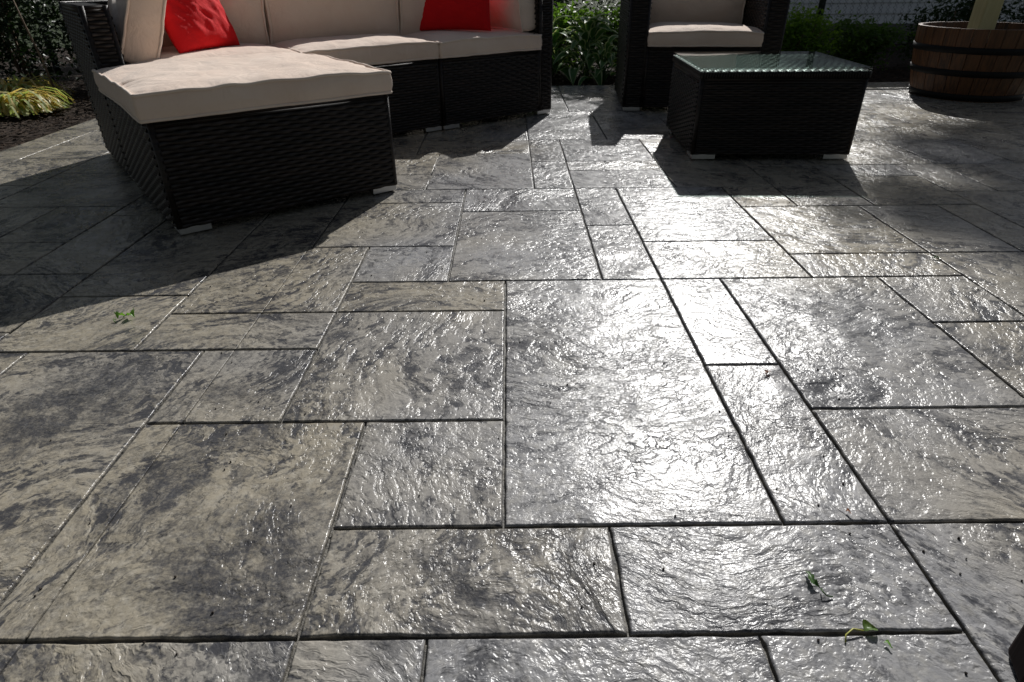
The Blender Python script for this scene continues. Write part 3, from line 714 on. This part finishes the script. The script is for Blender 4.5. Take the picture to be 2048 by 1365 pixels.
# low shrubs and ground plants seen in the bed (layout units)
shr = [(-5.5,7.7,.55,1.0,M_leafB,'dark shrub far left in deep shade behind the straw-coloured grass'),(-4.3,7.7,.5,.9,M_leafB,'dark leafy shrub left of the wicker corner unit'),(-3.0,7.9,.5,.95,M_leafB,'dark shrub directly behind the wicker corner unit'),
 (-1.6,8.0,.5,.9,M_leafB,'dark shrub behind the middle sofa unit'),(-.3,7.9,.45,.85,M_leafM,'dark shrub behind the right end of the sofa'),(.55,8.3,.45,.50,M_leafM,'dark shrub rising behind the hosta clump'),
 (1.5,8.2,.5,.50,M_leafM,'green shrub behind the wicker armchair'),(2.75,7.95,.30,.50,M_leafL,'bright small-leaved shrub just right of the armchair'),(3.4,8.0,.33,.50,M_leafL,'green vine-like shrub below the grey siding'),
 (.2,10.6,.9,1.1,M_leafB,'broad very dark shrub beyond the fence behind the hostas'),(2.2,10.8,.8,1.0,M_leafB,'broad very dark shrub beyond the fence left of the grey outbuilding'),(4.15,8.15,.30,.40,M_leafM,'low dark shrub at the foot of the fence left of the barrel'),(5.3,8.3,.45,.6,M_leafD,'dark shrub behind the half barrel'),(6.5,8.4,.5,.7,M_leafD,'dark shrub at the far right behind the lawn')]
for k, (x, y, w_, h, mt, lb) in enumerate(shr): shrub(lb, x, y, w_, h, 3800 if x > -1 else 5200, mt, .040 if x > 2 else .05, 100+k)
for k, (x, y, lb) in enumerate(((-3.9,6.9,'small green seedling plant in the mulch left of the corner unit'),(-4.25,7.25,'low leafy ground plant behind the small seedling at left'),(3.05,7.3,'low leafy ground plant at the mulch edge behind the coffee table'),(3.75,7.35,'tiny pale ground plant in mulch left of the barrel'))):
    shrub(lb, x, y, .09, .12, 120, M_leafM, .035, 300+k, 'small plants in the mulch', 3, -.01, 'plant', 'ground_plant')
# hostas: each large leaf a piece
def hosta_leaf():
    V = []; Fc = []; mi = []; n_ = 7; cols = (-1, -.72, -.36, 0, .36, .72, 1)
    for i in range(n_+1):
        q = i/n_; wd = .5*math.sin(math.pi*min(1, q**.75))**.8*(1 if q < 1 else 0)+.004
        x = q; z = .32*math.sin(q*2.4)-.42*q*q
        for c in cols: V.append((x, c*wd*.52, z+abs(c)*wd*.16+.012*math.sin(c*9)))
    for i in range(n_):
        for j in range(6):
            a = i*7+j; Fc.append((a, a+1, a+8, a+7)); mi.append(1 if j in (0, 5) else 0)
    return mesh('leaf', V, Fc, [M_hostG, M_hostW], True, mi)
HL = hosta_leaf()
st_me = MB(); st_me.tube([(0, 0, 0), (.3, 0, .5), (.45, 0, 1)], .02, 5); ST = mesh('leaf_stalk', st_me.V, st_me.F, M_hostG, True)
def hosta(label, x, y, nlf, ls, seed):
    rg = random.Random(seed); e = bpy.data.objects.new('hosta', None); COL.objects.link(e); e.location = (x*S, y*S, -.04); tag(e, label, 'plant', 'variegated hostas in the bed')
    for k in range(nlf):
        q = k/nlf; a = k*2.39996+rg.uniform(-.3, .3); r = .02+.12*q*ls/.2; z = .34*(1-q)**.8*ls/.2+.05; s = ls*rg.uniform(.75, 1.15)
        o = link('leaf', HL, e, (math.cos(a)*r, math.sin(a)*r, z)); o.scale = (s, s*rg.uniform(.75, 1), s); o.rotation_euler = (rg.uniform(-.3, .3), -.75*(1-q)+.25*q+rg.uniform(-.15, .15), a)
    mb = MB()
    for k in range(0, nlf, 2):
        q = k/nlf; a = k*2.39996; r = .02+.12*q*ls/.2; z = .34*(1-q)**.8*ls/.2+.05; mb.tube([(0, 0, 0), (math.cos(a)*r*.4, math.sin(a)*r*.4, z*.6), (math.cos(a)*r, math.sin(a)*r, z)], .004, 5)
    mb.build('stalks', M_hostG, e, True)
hosta('large white-edged hosta clump between the sofa and the armchair', .86, 7.45, 46, .19, 3)
hosta('smaller hosta in front of the large clump at the patio edge', 1.0, 7.15, 26, .13, 5)
hosta('hosta half hidden behind the right arm of the sofa', .45, 7.6, 34, .17, 8)
# ornamental grass at the left
def grass_clump(label, x, y, nb, L_, mats, seed, side=(1, -.3), group=None):
    rg = random.Random(seed); e = bpy.data.objects.new('ornamental_grass', None); COL.objects.link(e); e.location = (x*S, y*S, -.03); tag(e, label, 'grass', group)
    for mi, mt in enumerate(mats):
        V = []; Fc = []
        for k in range(nb):
            a = rg.gauss(math.atan2(side[1], side[0]), 1.3); l = L_*rg.uniform(.5, 1.1); bx, by = rg.gauss(0, .05), rg.gauss(0, .05); el = rg.uniform(.75, 1.45); p = Vector((bx, by, 0)); w_ = rg.uniform(.005, .010)
            d0 = Vector((math.cos(a), math.sin(a), 0)); sd_ = Vector((-d0.y, d0.x, 0)); b0 = len(V); m_ = 7
            for i in range(m_+1):
                q = i/m_; wd = w_*(1-q**2.2)+.0006; V.append(p+sd_*wd); V.append(p-sd_*wd+Vector((0, 0, wd*.5)))
                el -= (.42+.25*rg.random())*(.6+q*.9)
                p = p+(d0*math.cos(el)+Vector((0, 0, math.sin(el))))*l/m_
                if p.z < .012: p.z = .012
            for i in range(m_): c = b0+i*2; Fc.append((c, c+1, c+3, c+2))
        o = link('blades', mesh('blades', V, Fc, mt, True), e); o['kind'] = 'stuff'
grass_clump('drooping clump of green and straw-coloured grass at the far left edge', -4.55, 6.05, 380, .47, (M_gras, M_grasY), 4, group='grass clumps left of the patio')
grass_clump('grass clump behind the straw-coloured one, nearer the dark shrubs', -4.95, 6.7, 260, .5, (M_gras, M_grasY), 6, group='grass clumps left of the patio')
# bare stalks
for k, (x, y, h, lx, lb) in enumerate(((-4.55, 6.7, .62, -.07, 'thin bare pale stalk standing behind the straw-coloured grass'), (-5.1, 6.6, .40, -.08, 'short bare stalk at the left picture edge in the grass'), (-4.6, 8.0, 1.4, .04, 'tall slim bare sapling stem in the dark left of the sofa'))):
    mb = MB(); mb.tube([(0, 0, -.05), (lx*.3+.008, 0, h*.35), (lx*.6-.006, 0, h*.7), (lx, 0, h)], [.008, .007, .006, .004], 6)
    o = mb.build('bare_stalk', M_stem, None, True, (x*S, y*S, 0)); tag(o, lb, 'stalk')
# mulch chips and litter (uncountable)
cs = []; mb = MB(); rg = random.Random(21)
def chip(x, y, z, s):
    a = rg.uniform(0, 3.14); ca, sa = math.cos(a), math.sin(a); l, w_, h = s*rg.uniform(.5, 1.2), s*rg.uniform(.15, .35), s*rg.uniform(.06, .18); ti_ = rg.uniform(-.35, .35)
    V = []
    for (u_, v_, k_) in ((-1,-1,0),(1,-.7,0),(1,.8,0),(-1,1,0),(-.8,-.8,1),(.9,-.6,1),(.8,.7,1),(-.9,.7,1)):
        V.append((x+ca*u_*l-sa*v_*w_, y+sa*u_*l+ca*v_*w_, z+k_*h+ti_*u_*l*.5))
    mb.add(V, [(0,3,2,1),(4,5,6,7),(0,1,5,4),(1,2,6,5),(2,3,7,6),(3,0,4,7)])
for k in range(9000):
    if rg.random() < .45: x, y = rg.uniform(-6, -3.47), rg.uniform(3.6, 8)
    else: x, y = rg.uniform(-3.4, 5.0), rg.uniform(6.95, 8.6)
    chip(x*S, y*S, -.035+mn.noise((x*S*3, y*S*3, 1))*.03+rg.uniform(0, .012), rg.uniform(.012, .03))
o = mb.build('bark_mulch', M_chip); tag(o, 'dark bark chips covering the planting bed', kind='stuff')
mb = MB()
V = []; Fc = []
for k in range(5000):
    x, y = rg.uniform(4.9, 8)*S, rg.uniform(4.0, 8.2)*S; a = rg.uniform(0, 6.28); h = rg.uniform(.02, .05); b0 = len(V); ca, sa = math.cos(a)*.002, math.sin(a)*.002
    V += [(x-ca, y-sa, -.08), (x+ca, y+sa, -.08), (x+sa*6, y-ca*6, -.075+h)]; Fc.append((b0, b0+1, b0+2))
o = link('lawn_grass', mesh('lawn_grass', V, Fc, M_leafM)); tag(o, 'short lawn grass right of the patio', kind='stuff')

# trees whose shade falls on bed and patio
def shade_at(gx, gy, h):      # the place at height h (metres) that shades a ground point
    return gx*S+h*math.sin(SUN_AZ)/math.tan(SUN_EL), gy*S+h*math.cos(SUN_AZ)/math.tan(SUN_EL)
spec = [('dark tree at far left behind the shrubs', -5.0, 9.2, 1.9, (1.3, .8, .8), 6500), ('dark tree behind the corner unit', -2.6, 9.3, 1.9, (1.1, .8, .8), 6000), ('dark tree behind the middle sofa unit', -.3, 9.8, 1.9, (1.0, .8, .8), 3200),
        ('thin low-crowned tree behind the hosta clump', .95, 6.35, 2.5, (.42, .36, .30), 1300)]
for k, (lb, gx, gy, h, cr, n_) in enumerate(spec):
    X, Y = shade_at(gx, gy, h); tree(lb, X, Y, h+cr[2], cr, n_, M_leafD, .10, 500+k)
# the tall tree farther off, its low boughs shade the right of the patio
X, Y = shade_at(3.0, 3.3, 12.); bx, by = X+4.6, Y+2.5
tt = tree('tall tree far behind the outbuilding at the right', bx, by, 15., (2.4, 2.4, 3.2), 9000, M_leafD, .28, 700, crown=(.8, .4, 12.5), tr=.28)
rg2 = np.random.default_rng(44); mb = MB()
cl = [(2.9,3.1,11.3,.3,120),(3.5,4.3,11.6,.26,80),(3.9,5.0,11.6,.3,110),(2.9,3.75,11.6,.28,80),(1.75,3.6,11.2,.15,26),(3.0,2.0,11.1,.34,110),(3.2,2.25,11.0,.3,110),(2.5,1.95,11.0,.16,26),(2.25,2.95,11.0,.26,110),(2.75,2.5,11.3,.36,190),(2.6,4.25,11.5,.20,34),(3.2,4.5,11.8,.24,50),(1.75,2.75,10.8,.14,22),(3.5,2.9,11.5,.45,170),(2.15,2.3,11.2,.2,40),(3.3,3.55,11.2,.22,40)]
PV = []
for (gx, gy, h, r, n_) in cl:
    X, Y = shade_at(gx, gy, h); c = Vector((X-bx, Y-by, h)); mb.tube([(.6, .3, h-.5), c.lerp(Vector((.6, .3, h)), .5)+Vector((0, 0, .3)), c], [.07, .045, .015], 6)
    PV.append(clumped(rg2, n_, tuple(c), (r, r*1.2, r*.8), 7))
mb.build('bough', M_bark, tt, True); PV = np.concatenate(PV); V, Fc = leaf_cloud(PV, rg2.uniform(.6, 1.2, len(PV))*.22, rg2); link('bough_foliage', np_mesh('bough_foliage', V, Fc, M_leafD), tt)

# unseen trees added round the yard to cut skylight and deepen shadows
for k, (x, y, h, cr, lb) in enumerate(((-6.6, 2.0, 6.5, (1.8, 2.2, 2.6), 'unseen tree added to block sky left of the yard, nearest the sofa'), (-6.9, 6.8, 7.0, (1.9, 2.2, 2.9), 'unseen tree added to block sky at the back left corner of the yard'), (-4.6, -3.6, 6.5, (2.2, 1.8, 2.8), 'unseen tree added to block sky behind the viewer at left'),
        (-.2, -4.6, 6.0, (2.4, 1.6, 2.7), 'unseen tree added to block sky straight behind the viewer'), (4.4, -4.0, 6.5, (2.2, 1.8, 2.9), 'unseen tree added to block sky behind the viewer at right'))):
    tree(lb, x, y, h, cr, 3800, M_leafD, .34, 900+k, tr=.16)

# ------------------------------------------------------------------ litter on the patio
def flat_leaf(label, x, y, L_, wd, ang, curl, mat, stem=.4, seed=0, lobed=False, stemmat=None):
    rg = random.Random(seed); V = []; Fc = []; n_ = 10; cols = (-1, -.5, 0, .5, 1)
    for i in range(n_+1):
        q = i/n_; w_ = wd*math.sin(math.pi*q**.8)**.8 if 0 < q < 1 else .0006
        if lobed: w_ *= 1+.30*math.sin(q*22+seed)
        xx = (q-.5)*L_*(1-curl*.25); z = .003+curl*L_*.16*(math.sin(math.pi*q))
        for c in cols: V.append((xx, c*w_*.5+.003*math.sin(q*5), z+abs(c)*w_*(.15+curl*.25)+rg.uniform(0, .0012)))
    for i in range(n_):
        for j in range(4): a = i*5+j; Fc.append((a, a+1, a+6, a+5))
    o = link('fallen_leaf', mesh('fallen_leaf', V, Fc, mat, True), None, (x*S, y*S, 0)); o.rotation_euler = (0, 0, ang); tag(o, label, 'leaf')
    if stem:
        mb = MB(); mb.tube([(-L_*.5, 0, .004), (-L_*.5-stem*L_*.4, .004, .007), (-L_*.5-stem*L_*.8, .001, .004), (-L_*.5-stem*L_, -.006, .002)], .0010, 5); mb.build('leaf_stalk', stemmat or mat, o, True)
    return o
M_lg = leafm('fallen_leaf_green', (.10, .24, .03), (.16, .32, .05), .35, .35, 60)
M_lp = leafm('fallen_leaf_pale', (.14, .22, .06), (.10, .17, .05), .3, .4, 60)
M_ld = leafm('fallen_leaf_dark', (.035, .09, .02), (.06, .12, .03), .2, .4, 60)
M_lb = leafm('fallen_leaf_brown', (.25, .09, .03), (.15, .05, .02), .2, .5, 80)
M_ys = mat_simple('leaf_stalk_yellow', (.42, .42, .08), .5)
M_bit = mat_simple('dark_seed', (.02, .012, .008), .7)
def gp(px, py):       # layout position read off the photograph's ground plane
    d = F*1250+RR*(px-1024)-UU*(py-682.5); t_ = -1/d.z; return d.x*t_, d.y*t_
x, y = gp(243, 638); flat_leaf('curled bright green leaf lying alone on the left stones', x, y, .026, .017, math.radians(70), 1.4, M_lg, .3, 1, True)
x, y = gp(265, 636); flat_leaf('second curled green leaf touching the lone one at left', x, y, .030, .020, math.radians(-15), 1.2, M_lg, .2, 5, True)
x, y = gp(1622, 1163); flat_leaf('narrow dark green leaf in the middle of a lower right stone', x, y, .032, .009, math.radians(112), .5, M_ld, .45, 2, True)
x, y = gp(1738, 1262); flat_leaf('pale green leaf with yellow stalk over the lower right joint', x, y, .019, .015, math.radians(15), .5, M_lp, 1.6, 3, False, M_ys)
x, y = gp(1775, 1293); flat_leaf('tiny yellow-green leaf just below the pale green leaf', x, y, .010, .005, math.radians(-30), .3, M_lg, 0, 4)
x, y = gp(1535, 748); flat_leaf('small orange-brown dry leaf beside a joint near the glint', x, y, .013, .008, math.radians(60), .8, M_lb, .5, 6)
x, y = gp(1696, 1028); flat_leaf('small dark brown dry leaf above the lower right joint', x, y, .009, .006, math.radians(-20), .6, M_lb, 0, 7)
x, y = gp(1873, 519); flat_leaf('small dark leaf on the shaded right stones', x, y, .02, .012, math.radians(10), .6, M_ld, .2, 8)
k = 0
mb = MB(); rg = random.Random(9)
for k in range(330):
    x, y = rg.uniform(-1.2, 1.8)*S, rg.uniform(.6, 4.2)*S; s = rg.uniform(.0005, .0019); a = rg.uniform(0, 3)
    mb.tube([(x, y, .001), (x+math.cos(a)*s*1.5, y+math.sin(a)*s*1.5, .0015)], s, 5)
o = mb.build('debris_specks', M_bit); tag(o, 'tiny dark seeds and specks scattered over the stones', kind='stuff')
